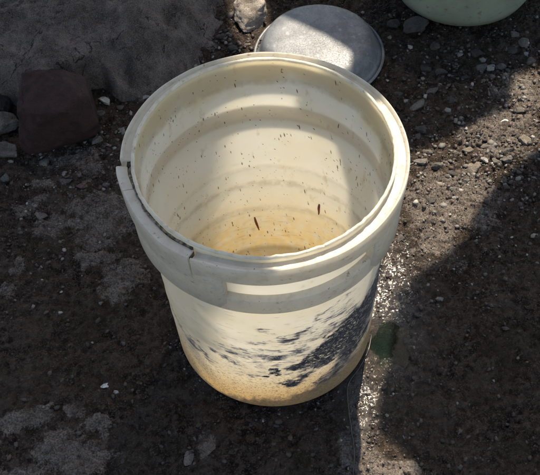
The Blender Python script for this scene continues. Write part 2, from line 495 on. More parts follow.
GROUP_TXT = {0: 'loose pebbles left of the bucket', 1: 'loose pebbles on the shaded ground near the green basin', 2: 'pebbles in the sunlit gravel strip',
             3: 'pebbles at the shaded end of the gravel', 4: 'pebbles pressed into the mud right of the bucket', 9: 'pebbles behind the bucket'}
PLACE = {0: 'on wet mud', 1: 'on shaded ground', 2: 'in the sunlit gravel', 3: 'where gravel meets shade', 4: 'in wet gritty mud', 9: 'in rough earth'}
COL_TXT = {'white': 'white', 'pale': 'pale grey', 'grey': 'grey', 'dark': 'dark grey', 'red': 'reddish', 'green': 'greenish grey', 'brown': 'brown', 'tan': 'tan'}
MARKS = [('the red block', -0.328, 0.392, (0,)), ("the bucket's broken collar", -0.17, 0.06, (0,)), ('the lime white pebble', -0.27, 0.44, (0,)), ('the squat grey stone', -0.43, 0.34, (0,)),
         ('the white chip', -0.246, -0.07, (0,)), ('the bucket foot', -0.05, -0.16, (0,)), ('the green basin', 0.374, 0.66, (1,)), ('the grey bowl', 0.20, 0.52, (1,)), ('the bucket rim', 0.22, 0.36, (1,)),
         ('the cluster of stones', 0.40, 0.50, (1,)), ('the edge of the sun', 0.45, 0.44, (1,)), ('the large tan cobble', 0.327, 0.282, (2,)), ('the bucket', 0.22, 0.25, (2,)), ('the white pebble', 0.40, 0.37, (2,)), ('the shade line', 0.33, 0.20, (2,)),
         ('the puddle', 0.19, -0.01, (4,)), ('the bucket', 0.17, 0.12, (4,)), ('the far shade', 0.30, -0.15, (4,)), ('the pale stone', -0.03, 0.60, (9,)), ('the concrete lump', -0.15, 0.53, (9,)), ('the tan cobble', 0.43, 0.33, (3,))]
def describe(nm, sx, sy, ra, rb, hh, cl, gp):
    big = 'large' if ra > 0.0105 else ('small' if ra > 0.0062 else 'tiny')
    form = 'flat' if hh < 0.85 * ra else ('long' if ra > 1.45 * rb else ('lumpy' if hh > 1.0 * rb else 'rounded'))
    mk = min((q for q in MARKS if gp in q[3]), key=lambda q: math.hypot(q[1] - sx, q[2] - sy))
    kind = {'cobble': 'cobble', 'chip': 'chip'}.get(nm, 'pebble')
    txt = '%s %s %s %s %s' % (big, form, COL_TXT[cl], kind, PLACE[gp])
    return txt if mk[0] in PLACE[gp] else txt + ' by ' + mk[0]
BIG_TXT = {5: 'rough pale buff stone standing behind the bucket beside the grey bowl',
           6: 'tall rough grey stone left of the dark red block',
           7: 'rounded grey stone below the tall stone, beside the red block',
           8: 'lower squat grey stone at the foot of the red block'}
for k, (nm, sx, sy, ra, rb, hh, cl, gp) in enumerate(STONES):
    big = gp in BIG_TXT
    v, f = rock_shape(100 + k, 5 if big else 4, 14 if big else 12, 0.13 if big else 0.09)
    rng = np.random.default_rng(900 + k)
    a = rng.uniform(-0.5, 0.5)
    ca, sa = math.cos(a), math.sin(a)
    half = hh / 2 if not big else hh / 2
    V = v * np.array([ra, rb, half])
    V = np.c_[V[:, 0] * ca - V[:, 1] * sa, V[:, 0] * sa + V[:, 1] * ca, V[:, 2]]
    zz = float(ground_h(sx, sy)[0])
    o = mesh_obj(nm, V, f, SM[cl])
    o.location = (sx, sy, zz + half * (0.24 if not big else 0.72))
    if big:
        tag(o, BIG_TXT[gp], 'stone')
    else:
        tag(o, describe(nm, sx, sy, ra, rb, hh, cl, gp), 'stone', GROUP_TXT[gp])

by_label = {}
for o in [o for o in col.objects if o.get('group')]:
    by_label.setdefault(o['label'], []).append(o)
for txt, same in by_label.items():              # two or three of one kind side by side: tell them apart by size
    if len(same) in (2, 3):
        same.sort(key=lambda o: -o.dimensions.x * o.dimensions.y)
        words = ('bigger', 'smaller') if len(same) == 2 else ('biggest', 'middling', 'smallest')
        for wd_, o in zip(words, same):
            rest = txt.split(' ', 1)[1].replace('pebble ', 'pebbles ', 1).replace('cobble ', 'cobbles ', 1)
            o['label'] = '%s of %s %s' % (wd_, 'two' if len(same) == 2 else 'three', rest)

# dark red squared block under the concrete lump
v, f = ICO[5]
v = v.copy() * 1.5
rb_ = np.random.default_rng(71)
for n, d in (((1, .1, .1), .95), ((-1, .15, .05), .95), ((.1, -1, .18), .9), ((0, 1, .1), .9), ((.05, -.12, 1), .92), ((0, 0, -1), .95), ((.7, -.6, .5), .98), ((-.6, -.7, .4), 1.08), ((-.5, -.2, .9), 1.05), ((.6, .2, .85), 1.02), ((.3, -.9, -.4), .98), ((.75, -.7, -.1), 1.1)):
    n = np.array(n, float); n /= np.linalg.norm(n)
    v -= np.clip(v @ n - d, 0, None)[:, None] * n
v += 0.05 * fbm(v * 1.8, 3, 12)[:, None] * v + 0.05 * np.c_[fbm(v * 6, 4, 15, 0.65), fbm(v * 6, 4, 16, 0.65), fbm(v * 6, 4, 17, 0.65)]
blk = mesh_obj('stone_block', v * np.array([0.060, 0.050, 0.062]), f, SM['redblock'])
blk.location = (-0.328, 0.398, float(ground_h(-0.328, 0.392)[0]) + 0.040)
blk.rotation_euler = (0.15, 0.05, 0.10)
tag(blk, 'dark red squared stone block tucked under the concrete lump', 'block')

# lump of old concrete with a broken front edge
slab = np.array(SLAB)
sgx = np.arange(-0.60, -0.02, 0.003)
sgy = np.arange(0.40, 0.95, 0.003)
SX, SY = np.meshgrid(sgx, sgy)
px, py = SX.ravel(), SY.ravel()
wx = px + 0.012 * fbm(np.c_[px, py] * 30, 3, 61)
wy = py + 0.012 * fbm(np.c_[px, py] * 30, 3, 62)
def poly_sd(qx, qy, poly):
    d = np.full(qx.shape, 1e9); inside = np.zeros(qx.shape, bool)
    n = len(poly)
    for i in range(n):
        a, b = poly[i], poly[(i + 1) % n]
        e = b - a
        t = np.clip(((qx - a[0]) * e[0] + (qy - a[1]) * e[1]) / (e @ e), 0, 1)
        d = np.minimum(d, np.hypot(qx - a[0] - t * e[0], qy - a[1] - t * e[1]))
        cross = (a[1] > qy) != (b[1] > qy)
        with np.errstate(divide='ignore', invalid='ignore'):
            xi = a[0] + (qy - a[1]) * e[0] / (e[1] if e[1] else 1e-12)
        inside ^= cross & (qx < xi)
    return np.where(inside, d, -d)
sd = poly_sd(wx, wy, slab)
top = 0.088 + 0.03 * smooth(0, 0.2, sd) + 0.020 * fbm(np.c_[px, py] * 13, 3, 71) + 0.008 * fbm(np.c_[px, py] * 45, 3, 72) - 0.007 * np.clip(np.abs(fbm(np.c_[px, py] * 60, 3, 78)) - 0.1, -0.1, 1) + 0.0045 * fbm(np.c_[px, py] * 150, 2, 73, 0.7)
# broken step and soft shoulder towards the right
soft = smooth(-0.32, -0.20, px)
edge = (1 - soft) * smooth(-0.004, 0.012, sd) + soft * smooth(-0.05, 0.10, sd + 0.02 * fbm(np.c_[px, py] * 40, 3, 75))
hz = -0.03 + (top + 0.03) * edge
hz += ground_h(px, py) * (1 - edge)
idx = np.arange(len(px)).reshape(SX.shape)
F = np.stack([idx[:-1, :-1], idx[:-1, 1:], idx[1:, 1:], idx[1:, :-1]], -1).reshape(-1, 4)
keep = (edge[F].max(1) > 0.02)
cn = NT('old rough concrete')
c = cn.coord()
n1 = cn.noise(c, 22.0, 5.0, 0.6)
n2 = cn.noise(c, 190.0, 5.0, 0.65)
cc = cn.mix(cn.step(n1, 0.35, 0.66), (0.075, 0.061, 0.054), (0.175, 0.147, 0.132))
cc = cn.mix(cn.step(n2, 0.52, 0.72, 0.0, 0.6), cc, (0.035, 0.030, 0.028))
pit = cn.math('MULTIPLY', cn.step(cn.noise(c, 420.0, 3.0, 0.6), 0.56, 0.64, 0.0, 0.75), cn.step(cn.noise(c, 26.0, 6.0, 0.7), 0.50, 0.66))
cc = cn.mix(pit, cc, (0.030, 0.026, 0.024))
cc = cn.mix(cn.step(cn.noise(c, 60.0, 4.0), 0.60, 0.72, 0, 0.45), cc, (0.055, 0.036, 0.034))
n3 = cn.noise(c, 650.0, 3.0, 0.65)
cc = cn.mix(cn.step(n3, 0.54, 0.66, 0.0, 0.65), cc, (0.26, 0.225, 0.20))
cc = cn.mix(cn.step(n3, 0.46, 0.36, 0.0, 0.75), cc, (0.028, 0.022, 0.019))
wv = cn.add('ShaderNodeVectorMath', {0: c, 1: cn.add('ShaderNodeVectorMath', {0: cn.add('ShaderNodeTexNoise', {'Vector': c, 'Scale': 18.0, 'Detail': 4.0}).outputs['Color'], 1: (0.09, 0.09, 0.09)}, operation='MULTIPLY').outputs[0]}, operation='ADD').outputs[0]
crk = cn.add('ShaderNodeTexVoronoi', {'Vector': wv, 'Scale': 11.0}, feature='DISTANCE_TO_EDGE').outputs['Distance']
crack = cn.math('MULTIPLY', cn.step(crk, 0.012, 0.002), cn.step(cn.noise(c, 30.0, 5.0, 0.7), 0.50, 0.60, 0.0, 0.7))
cc = cn.mix(crack, cc, (0.018, 0.014, 0.012))
nr = cn.bump(n1, 0.5, 0.008)
nr = cn.bump(cn.math('SUBTRACT', 1.0, crack), 1.0, 0.006, nr)
nr = cn.bump(n3, 0.8, 0.0015, nr)
nr = cn.bump(n2, 0.8, 0.003, nr)
nr = cn.bump(cn.math('SUBTRACT', 1.0, pit), 0.9, 0.003, nr)
M_conc = cn.surface(cn.principled(cc, 0.95, nr, **{'Specular IOR Level': 0.2}))
slab_o = mesh_obj('concrete_lump', np.c_[px, py, hz], F[keep], M_conc)
bm = bmesh.new(); bm.from_mesh(slab_o.data)
bmesh.ops.delete(bm, geom=[v for v in bm.verts if not v.link_faces], context='VERTS')
be = [e for e in bm.edges if len(e.link_faces) == 1]
r_ = bmesh.ops.extrude_edge_only(bm, edges=be)
for q in r_['geom']:
    if isinstance(q, bmesh.types.BMVert):
        q.co.z = -0.08
bm.to_mesh(slab_o.data); bm.free()
tag(slab_o, 'rough grey lump of old concrete with a broken edge behind the red block', 'concrete')

# loose grit: thousands of grains nobody could count, as one object
rng = np.random.default_rng(5)
gv, gf = ICO[1]
pts = []
def scatter(n, cx, cy, ax, ay, lo, hi, p=2.2):
    a = rng.normal(size=(n, 2))
    s = lo + (hi - lo) * rng.random(n) ** p
    pts.append(np.c_[cx + ax * a[:, 0], cy + ay * a[:, 1], s])
scatter(1500, 0.33, 0.27, 0.085, 0.055, 0.0008, 0.0050, 3.5)
scatter(900, 0.27, 0.15, 0.05, 0.07, 0.0006, 0.0026, 3)
scatter(1300, 0.37, 0.46, 0.12, 0.12, 0.0008, 0.0055, 3.5)
scatter(500, 0.46, 0.40, 0.05, 0.08, 0.0008, 0.0045, 3.5)
scatter(700, -0.25, 0.36, 0.08, 0.06, 0.0008, 0.0050, 3.2)
scatter(700, -0.33, 0.24, 0.09, 0.09, 0.0006, 0.0036, 3)
scatter(500, -0.08, 0.55, 0.09, 0.06, 0.0010, 0.0060)
scatter(500, 0.12, -0.17, 0.03, 0.07, 0.0007, 0.0026)
scatter(400, 0.185, 0.07, 0.03, 0.06, 0.0006, 0.0026, 3)
a = rng.random((6500, 2)); s = 0.0007 + 0.0036 * rng.random(6500) ** 3.2
pts.append(np.c_[-0.55 + 1.15 * a[:, 0], -0.32 + 1.1 * a[:, 1], s])
pts = np.vstack(pts)
pts = pts[np.hypot(pts[:, 0], pts[:, 1]) > 0.15]
ta = rng.uniform(0, 6.283, 420); ra_ = 0.131 + 0.022 * rng.random(420) ** 1.5
pts = np.vstack([np.c_[ra_ * np.cos(ta), ra_ * np.sin(ta), 0.0007 + 0.0018 * rng.random(420) ** 2], pts])
pts = pts[((pts[:, 0] - 0.152) / 0.034) ** 2 + ((pts[:, 1] + 0.04) / 0.042) ** 2 > 1]
N = len(pts)
gz = ground_h(pts[:, 0], pts[:, 1])
rs = np.random.default_rng(8)
shapes = rs.uniform(0.55, 1.3, size=(N, 3)); shapes[:, 2] *= 0.6
jit = 1 + 0.30 * rs.normal(size=(N, len(gv))).clip(-1.6, 1.6)
A = rs.normal(size=(N, 3, 3)); Q = np.linalg.qr(A)[0]
G = gv[None] * jit[:, :, None] * shapes[:, None, :] * pts[:, None, 2:3]
tilt = rs.uniform(0, 6.28, N)
G = np.stack([G[..., 0] * np.cos(tilt)[:, None] - G[..., 1] * np.sin(tilt)[:, None], G[..., 0] * np.sin(tilt)[:, None] + G[..., 1] * np.cos(tilt)[:, None], G[..., 2]], -1)
G = G + np.c_[pts[:, :2], gz + pts[:, 2] * 0.10][:, None, :]
GF = (gf[None] + (np.arange(N) * len(gv))[:, None, None]).reshape(-1, 3)
tv = rs.random(N)
tv[-5200:] *= 0.62                       # most crumbs out on the open mud are mud themselves
tone = np.repeat(tv, len(gv))
gm = NT('mixed grit')
t = gm.attr('tone')
rmp = gm.add('ShaderNodeValToRGB', {0: t})
el = rmp.color_ramp.elements
el[0].position = 0.0; el[0].color = (0.026, 0.019, 0.015, 1)
el[1].position = 0.45; el[1].color = (0.058, 0.046, 0.038, 1)
for p_, c_ in ((0.7, (0.10, 0.092, 0.083, 1)), (0.9, (0.17, 0.158, 0.142, 1)), (0.985, (0.30, 0.28, 0.25, 1)), (0.6, (0.075, 0.047, 0.040, 1))):
    e = el.new(p_); e.color = c_
c = gm.coord()
M_grit = gm.surface(gm.principled(rmp.outputs[0], gm.step(gm.noise(c, 25.0), 0.35, 0.65, 0.45, 0.9), gm.bump(gm.noise(c, 700.0), 0.3, 0.0005)))
tag(mesh_obj('gravel', G.reshape(-1, 3), GF, M_grit, shade=False, attrs={'tone': tone}), 'loose grit and tiny stones strewn over the mud', kind='stuff')

# ------------------------------------------------------------------ bucket
bucket = empty('plastic_bucket')
tag(bucket, 'worn cream plastic bucket, open, with broken rim and scraped dark blue print', 'bucket')

def plastic(name, base, worn, is_body=False, trans=0.5):
    b = NT(name)
    c = b.coord()
    sep = b.add('ShaderNodeSeparateXYZ', {0: c})
    z = sep.outputs[2]
    n_big = b.noise(c, 16.0, 4.0, 0.6)
    n_mid = b.noise(c, 70.0, 5.0, 0.65)
    n_fin = b.noise(b.coord((1, 1, 3.0)), 260.0, 4.0, 0.65)
    cc = b.mix(b.step(n_big, 0.3, 0.7), base, tuple(v * k for v, k in zip(base, (0.97, 0.95, 0.90))))
    paint = None
    if is_body:
        inner = b.attr('inner')
        # yellow-brown silt stain in the lower half of the inside
        zi = b.math('ADD', z, b.math('MULTIPLY', b.math('SUBTRACT', n_big, 0.5), 0.10))
        st = b.step(zi, 0.165, 0.02)
        st = b.math('MULTIPLY', st, inner)
        cc = b.mix(b.math('MULTIPLY', st, b.step(n_mid, 0.30, 0.62, 0.35, 0.95)), cc, (0.89, 0.70, 0.36))
        streak = b.noise(b.coord((1, 1, 9.0)), 22.0, 4.0, 0.6)
        cc = b.mix(b.math('MULTIPLY', st, b.step(streak, 0.55, 0.72, 0.0, 0.45)), cc, (0.46, 0.29, 0.12))
        # yellower just under the rim
        rimy = b.math('MULTIPLY', b.step(zi, 0.318, 0.352), inner)
        cc = b.mix(b.math('MULTIPLY', rimy, 0.5), cc, (0.72, 0.58, 0.30))
        # tide lines; the highest paints a dark band where the collar blocks light
        for zc, wd, am in ((0.152, 0.010, 0.30), (0.184, 0.006, 0.12), (0.098, 0.008, 0.16), (0.338, 0.007, 0.22)):
            zt = b.math('ADD', z, b.math('MULTIPLY', b.math('SUBTRACT', n_big, 0.5), 0.018))
            ln = b.step(b.math('ABSOLUTE', b.math('SUBTRACT', zt, zc)), wd, wd * 0.2)
            ln = b.math('MULTIPLY', b.math('MULTIPLY', ln, inner), b.step(n_mid, 0.35, 0.6, 0.15, 1.0))
            cc = b.mix(b.math('MULTIPLY', ln, am), cc, (0.22, 0.145, 0.07))
        # mud splashes: small drips run down the inside
        tot = None
        for sc, thr, gate in (((230, 230, 48), 0.24, 0.70), ((150, 150, 24), 0.15, 0.72), ((330, 330, 110), 0.26, 0.82), ((120, 120, 60), 0.10, 0.7)):
            tilt_ = {230: 9, 150: -6, 330: 40, 120: -25}[sc[0]]
            tco = b.add('ShaderNodeTexCoord')
            rot = b.add('ShaderNodeMapping', {0: tco.outputs['Object'], 'Rotation': (R(tilt_), R(tilt_), 0)})
            vec = b.add('ShaderNodeMapping', {0: rot, 'Scale': sc})
            vo = b.add('ShaderNodeTexVoronoi', {'Vector': vec, 'Scale': 1.0})
            gt = b.step(b.add('ShaderNodeSeparateColor', {0: vo.outputs['Color']}).outputs[0], gate, gate + 0.01)
            dd = b.math('MULTIPLY', b.step(vo.outputs['Distance'], thr, thr * 0.55), gt)
            tot = dd if tot is None else b.math('MAXIMUM', tot, dd)
        tot = b.math('MULTIPLY', b.math('MULTIPLY', tot, inner), b.step(b.noise(c, 30.0, 4.0, 0.7), 0.44, 0.52, 0.0, 1.0))
        cc = b.mix(b.math('MULTIPLY', tot, 0.88), cc, (0.105, 0.050, 0.030))
        smud = b.math('MULTIPLY', b.step(b.noise(b.coord((1, 1, 0.45)), 60.0, 5.0, 0.7), 0.58, 0.72, 0.0, 0.38), inner)
        cc = b.mix(smud, cc, (0.50, 0.40, 0.24))
        # outside: brown soil stain around the foot
        outer = b.math('SUBTRACT', 1.0, inner)
        zo = b.math('ADD', z, b.math('MULTIPLY', b.math('SUBTRACT', n_mid, 0.5), 0.05))
        zo = b.math('ADD', zo, b.math('MULTIPLY', sep.outputs[0], -0.12))
        front = b.math('MULTIPLY', outer, b.step(sep.outputs[1], 0.06, 0.0))
        so = b.math('MULTIPLY', b.step(zo, 0.100, 0.030), front)
        cc = b.mix(b.math('MULTIPLY', so, b.step(n_fin, 0.3, 0.6, 0.55, 0.85)), cc, (0.72, 0.555, 0.29))
        crz = b.noise(b.coord((1, 1, 1.6)), 300.0, 4.0, 0.75)
        cc = b.mix(b.math('MULTIPLY', b.math('MULTIPLY', outer, b.step(z, 0.15, 0.05)), b.step(crz, 0.52, 0.62, 0.0, 0.8)), cc, (0.17, 0.115, 0.07))
        so2 = b.math('MULTIPLY', b.step(b.math('ADD', zo, b.math('MULTIPLY', sep.outputs[0], -0.10)), 0.046, 0.026), front)
        cc = b.mix(b.math('MULTIPLY', so2, 0.9), cc, b.mix(b.step(crz, 0.40, 0.60), (0.40, 0.265, 0.145), (0.27, 0.165, 0.085)))
        # scraped print
        pd = b.attr('paint')
        tc = b.add('ShaderNodeTexCoord')
        sh = b.add('ShaderNodeMapping', {'Rotation': (0, R(-5), 0)}, vector_type='POINT')
        b.t.links.new(tc.outputs['Object'], sh.inputs[0])
        sh2 = b.add('ShaderNodeMapping', {0: sh, 'Scale': (1.0, 1.0, 3.4)})
        w1 = b.noise(sh2.outputs[0], 38.0, 6.0, 0.66)
        w2 = b.noise(sh2.outputs[0], 170.0, 5.0, 0.75)
        w3 = b.noise(b.add('ShaderNodeMapping', {0: sh, 'Scale': (0.30, 0.30, 5.0)}).outputs[0], 150.0, 3.0, 0.6)
        wear = b.math('ADD', b.math('ADD', b.math('MULTIPLY', w1, 0.36), b.math('MULTIPLY', w2, 0.30)), b.math('MULTIPLY', w3, 0.34))
        thr = b.math('SUBTRACT', 0.725, b.math('MULTIPLY', pd, 0.44))
        pm = b.step(b.math('SUBTRACT', wear, thr), -0.03, 0.05)
        pm = b.math('MULTIPLY', pm, b.step(pd, 0.04, 0.16))
        nick = b.noise(b.add('ShaderNodeMapping', {0: sh, 'Scale': (0.8, 0.8, 1.8)}).outputs[0], 260.0, 5.0, 0.78)
        crk = b.math('MULTIPLY', b.step(nick, 0.53, 0.60), b.math('SUBTRACT', 1.05, b.math('MULTIPLY', b.step(w1, 0.42, 0.60), 0.75)))
        pm = b.math('MULTIPLY', pm, b.math('SUBTRACT', 1.0, crk, clamp=True))
        pcol = b.mix(b.step(pd, 0.45, 0.75), (0.20, 0.165, 0.18), (0.014, 0.016, 0.032))
        paint = b.math('MULTIPLY', pm, b.step(pd, 0.2, 0.7, 0.62, 0.96))
        cc = b.mix(paint, cc, pcol)
        # thin dark scuffs
        scf = b.noise(b.add('ShaderNodeMapping', {0: sh, 'Scale': (0.35, 0.35, 6.0)}).outputs[0], 120.0, 3.0, 0.5)
        sm = b.math('MULTIPLY', b.math('MULTIPLY', b.step(scf, 0.66, 0.70), outer), b.step(z, 0.29, 0.24))
        cc = b.mix(b.math('MULTIPLY', sm, 0.55), cc, (0.10, 0.085, 0.075))
        # pale scrape dust
        pale = b.math('MULTIPLY', outer, b.step(n_fin, 0.60, 0.75, 0.0, 0.35))
        cc = b.mix(pale, cc, (0.80, 0.78, 0.70))
    else:
        cc = b.mix(b.step(n_mid, 0.42, 0.70, 0.0, 0.75), cc, worn)
        grime = b.step(b.noise(b.coord((1, 1, 2.0)), 110.0, 5.0, 0.72), 0.585, 0.72, 0.0, 0.75)
        cc = b.mix(grime, cc, (0.16, 0.115, 0.075))
        dk = b.step(b.noise(c, 330.0, 3.0, 0.6), 0.69, 0.74, 0.0, 0.8)
        cc = b.mix(dk, cc, (0.055, 0.035, 0.025))
    nr = b.bump(n_mid, 0.12, 0.0012)
    nr = b.bump(n_fin, 0.18, 0.0006, nr)
    ro = b.step(n_mid, 0.3, 0.7, 0.38, 0.6)
    pr = b.principled(cc, ro, nr, **{'Specular IOR Level': 0.4})
    tl = b.add('ShaderNodeBsdfTranslucent', {'Color': cc, 'Normal': nr})
    fac = b.math('MULTIPLY', b.math('MULTIPLY', b.math('SUBTRACT', 1.0, paint), trans), b.math('MULTIPLY', b.step(z, 0.006, 0.013, 0.02, 1.0), b.math('SUBTRACT', 1.0, b.math('ADD', b.math('MULTIPLY', so2, 0.62), b.math('MULTIPLY', so, 0.25))))) if paint is not None else trans
    mx = b.add('ShaderNodeMixShader', {0: fac, 1: pr, 2: tl.outputs[0]})
    return b.surface(mx.outputs[0])

M_body = plastic('cream bucket plastic', (0.870, 0.860, 0.815), None, True, 0.60)
M_collar = plastic('scuffed rim plastic', (0.82, 0.79, 0.72), (0.68, 0.62, 0.53), False, 0.46)
M_bead = plastic('rim edge plastic', (0.80, 0.77, 0.68), (0.60, 0.55, 0.46), False, 0.40)

H = 0.375
def r_out(z):
    return 0.1335 + (0.146 - 0.1335) * z / H
def ripple(z):
    b = 0.0
    b += 0.0016 * float(smooth(0.336, 0.344, z))
    b += 0.0022 * math.exp(-((z - 0.276) / 0.010) ** 2)
    b += 0.0009 * math.exp(-((z - 0.186) / 0.006) ** 2)
    b += 0.0011 * math.exp(-((z - 0.148) / 0.006) ** 2)
    b += 0.0009 * math.exp(-((z - 0.105) / 0.006) ** 2)
    return b
prof = [(0.0, 0.0015, 0), (0.06, 0.0015, 0), (0.112, 0.0010, 0), (0.119, 0.0, 0)]
for k in range(1, 8):                                   # rounded heel
    a = k / 8 * math.pi / 2
    prof.append((0.119 + 0.0150 * math.sin(a), 0.015 - 0.015 * math.cos(a), 0))
for z in np.linspace(0.017, 0.3725, 74):
    prof.append((r_out(z) + 0.6 * ripple(z), z, 0))
for z in np.linspace(0.3725, 0.022, 80):
    prof.append((r_out(z) - 0.0024 + ripple(z), z, 1))
for k in range(0, 7):
    a = k / 7 * math.pi / 2
    prof.append((0.1155 + 0.0155 * math.cos(a), 0.018 - 0.0145 * math.sin(a), 1))
prof += [(0.112, 0.0035, 1), (0.06, 0.0040, 1), (0.0, 0.0040, 1)]
NT_ = 288
th = np.linspace(0, 2 * math.pi, NT_, endpoint=False)
pr_ = np.array(prof)
nP = len(pr_)
oval = 1 + 0.006 * np.cos(2 * th + 0.8)                # a tired bucket is never quite round
Vb = np.stack([np.outer(oval * np.cos(th), pr_[:, 0]), np.outer(oval * np.sin(th), pr_[:, 0]), np.outer(np.ones(NT_), pr_[:, 1])], -1)
idx = np.arange(NT_ * nP).reshape(NT_, nP)
nxt = np.roll(idx, -1, 0)
F = np.stack([idx[:, :-1], nxt[:, :-1], nxt[:, 1:], idx[:, 1:]], -1).reshape(-1, 4)
inner = np.tile(pr_[:, 2], NT_)
TH = np.degrees(np.repeat(th, nP)); ZZ = np.tile(pr_[:, 1], NT_)
PB = Vb.reshape(-1, 3) * np.array([1, 1, 2.2])
wob_t = 16 * fbm(PB * 34, 4, 301, 0.65)
wob_z = 0.022 * fbm(PB * 30, 4, 302, 0.65)
def blob(t0, z0, at, az, sl=0.0, amp=1.0, pw=1.0):
    dt = (TH + wob_t - t0 + 180) % 360 - 180
    return amp * np.exp(-((((dt) / at) ** 2 + ((ZZ + wob_z - z0 - sl * dt) / az) ** 2) ** pw))
pd = np.zeros(NT_ * nP)
for args in ((326, 0.150, 28, 0.052, 0.0012, 1.0, 1.6), (304, 0.142, 20, 0.044, 0.0016, 1.0, 1.5), (288, 0.128, 14, 0.032, 0.002, 0.92, 1.3), (348, 0.16, 24, 0.06, 0.0, 1.0, 1.5),
             (318, 0.085, 26, 0.045, 0.0012, 0.74, 1.2), (282, 0.080, 13, 0.020, 0.001, 0.80, 1.2), (268, 0.108, 5, 0.012, 0, 0.95, 1.2), (300, 0.060, 20, 0.022, 0.001, 0.62, 1.2),
             (281, 0.200, 15, 0.018, 0.001, 0.62, 1.3), (274, 0.160, 15, 0.016, 0.001, 0.62, 1.3), (294, 0.230, 15, 0.012, 0.001, 0.56, 1.2), (262, 0.215, 9, 0.012, 0.001, 0.50, 1.2),
             (243, 0.135, 15, 0.014, -0.0008, 0.60, 1.2), (256, 0.108, 14, 0.014, 0.0006, 0.60, 1.2), (224, 0.115, 16, 0.024, -0.0012, 0.62, 1.2), (205, 0.13, 16, 0.022, -0.001, 0.60, 1.2), (260, 0.178, 14, 0.012, 0.0008, 0.52, 1.2), (300, 0.19, 24, 0.03, 0.0012, 0.56, 1.2), (225, 0.165, 10, 0.008, -0.001, 0.52, 1.2), (270, 0.15, 60, 0.07, 0.0003, 0.46, 1.5), (215, 0.12, 30, 0.04, -0.0008, 0.48, 1.3), (300, 0.215, 30, 0.03, 0.0008, 0.50, 1.3)):
    pd = np.maximum(pd, blob(*args))
pd = np.clip(pd * (1 + 0.35 * fbm(PB * 60, 3, 305, 0.7)), 0, 1) * (1 - inner)
body = mesh_obj('bucket_wall', Vb.reshape(-1, 3), F, M_body, bucket, attrs={'inner': inner, 'paint': pd})

def sweep(name, section, t0, t1, n, mat, parent, mod=None, full=False, cap=True):
    """closed cross-section (r, z) carried round the bucket from t0 to t1 degrees"""
    sec = np.array(section)
    k = len(sec)
    ts = np.radians(np.linspace(t0, t1, n, endpoint=not full))
    V = []
    for t in ts:
        d = mod(math.degrees(t)) if mod else (0, 0)
        ov = 1 + 0.006 * math.cos(2 * t + 0.8)
        for i, (r, z) in enumerate(sec):
            dr = d[0] if not callable(d[0]) else d[0](r, z)
            dz = d[1] if not callable(d[1]) else d[1](r, z)
            rr = r * ov + dr
            V.append((rr * math.cos(t), rr * math.sin(t), z + dz))
    F = []
    m_ = len(ts)
    for a in range(m_ if full else m_ - 1):
        b = (a + 1) % m_
        for i in range(k):
            j = (i + 1) % k
            F.append((a * k + i, b * k + i, b * k + j, a * k + j))
    if not full and cap:
        F.append(tuple(range(k)))
        F.append(tuple((m_ - 1) * k + i for i in reversed(range(k))))
    o = mesh_obj(name, V, F, mat, parent)
    bm = bmesh.new(); bm.from_mesh(o.data)
    bmesh.ops.recalc_face_normals(bm, faces=bm.faces)
    bm.to_mesh(o.data); bm.free()
    o.data.set_sharp_from_angle(angle=R(34))
    return o

def n1d(t, seed, f=0.2):
    return float(vnoise(np.array([[t * f, seed * 1.7, 0.3]]), seed)[0])

# rolled top edge
sec = [(0.1458 + 0.0020 * math.cos(a), 0.3738 + 0.0020 * math.sin(a)) for a in np.linspace(0, 2 * math.pi, 12, endpoint=False)]
sweep('rim_edge', sec, 0, 360, 288, M_bead, bucket, lambda t: (0.0005 * n1d(t, 3, 0.4) + 0.0004 * n1d(t, 5, 1.3), 0.0007 * n1d(t, 4, 0.15) - 0.0012 * max(0, n1d(t, 6, 0.5) - 0.45)), full=True)

# overhanging collar: ledge with a raised lip and a skirt
def collar_sec(zb=0.3425):
    return [(0.1472, 0.3665), (0.1520, 0.3660), (0.1572, 0.3668), (0.1588, 0.3702), (0.1600, 0.3712), (0.1612, 0.3706), (0.1618, 0.3690), (0.1614, 0.355),
            (0.1606, zb + 0.001), (0.1598, zb), (0.1588, zb + 0.001), (0.1594, 0.355), (0.1590, 0.3640), (0.1530, 0.3636), (0.1472, 0.3640)]
CR0, CR1 = 238.5, 538.0       # unbroken run: from the crack at the front round to the notch on the left
def collar_mod(t):
    e = 0.0035 * float(smooth(246, CR0, t))
    e2 = 0.003 * float(smooth(525, CR1, t))
    return (0.0005 * n1d(t, 9, 0.08) + (lambda r, z: 0)(0, 0) - 0.001 * (e2 > 0) * e2 / 0.003, 0.0008 * n1d(t, 11, 0.06) - e)
collar = sweep('collar', collar_sec(), CR0, CR1, 260, M_collar, bucket, collar_mod)
# torn-off run of the collar that springs outwards on the left
def shard_mod(t):
    b = 0.0050 * math.exp(-((t - 180) / 12) ** 2) + 0.0022 * math.exp(-((t - 226) / 10) ** 2) - 0.0002
    dz = -0.004 * math.exp(-((t - 180) / 10) ** 2) - 0.0015 + 0.0012 * n1d(t, 21, 0.1)
    return (b, dz)
shard_sec = [(0.1482, 0.3672), (0.1488, 0.3688), (0.1545, 0.3700), (0.1580, 0.3708), (0.1604, 0.3704), (0.1612, 0.3688), (0.1608, 0.355), (0.1594, 0.3300), (0.1582, 0.3292), (0.1572, 0.3300), (0.1584, 0.355), (0.1580, 0.3672), (0.1545, 0.3672)]
tag(sweep('collar_shard', shard_sec, 180.5, 194.6, 20, M_collar, bucket, shard_mod), 'broken collar piece bent outwards')
shard_main = tag(sweep('collar_shard', shard_sec, 195.0, 237.6, 46, M_collar, bucket, shard_mod), 'torn run of collar standing off the rim')
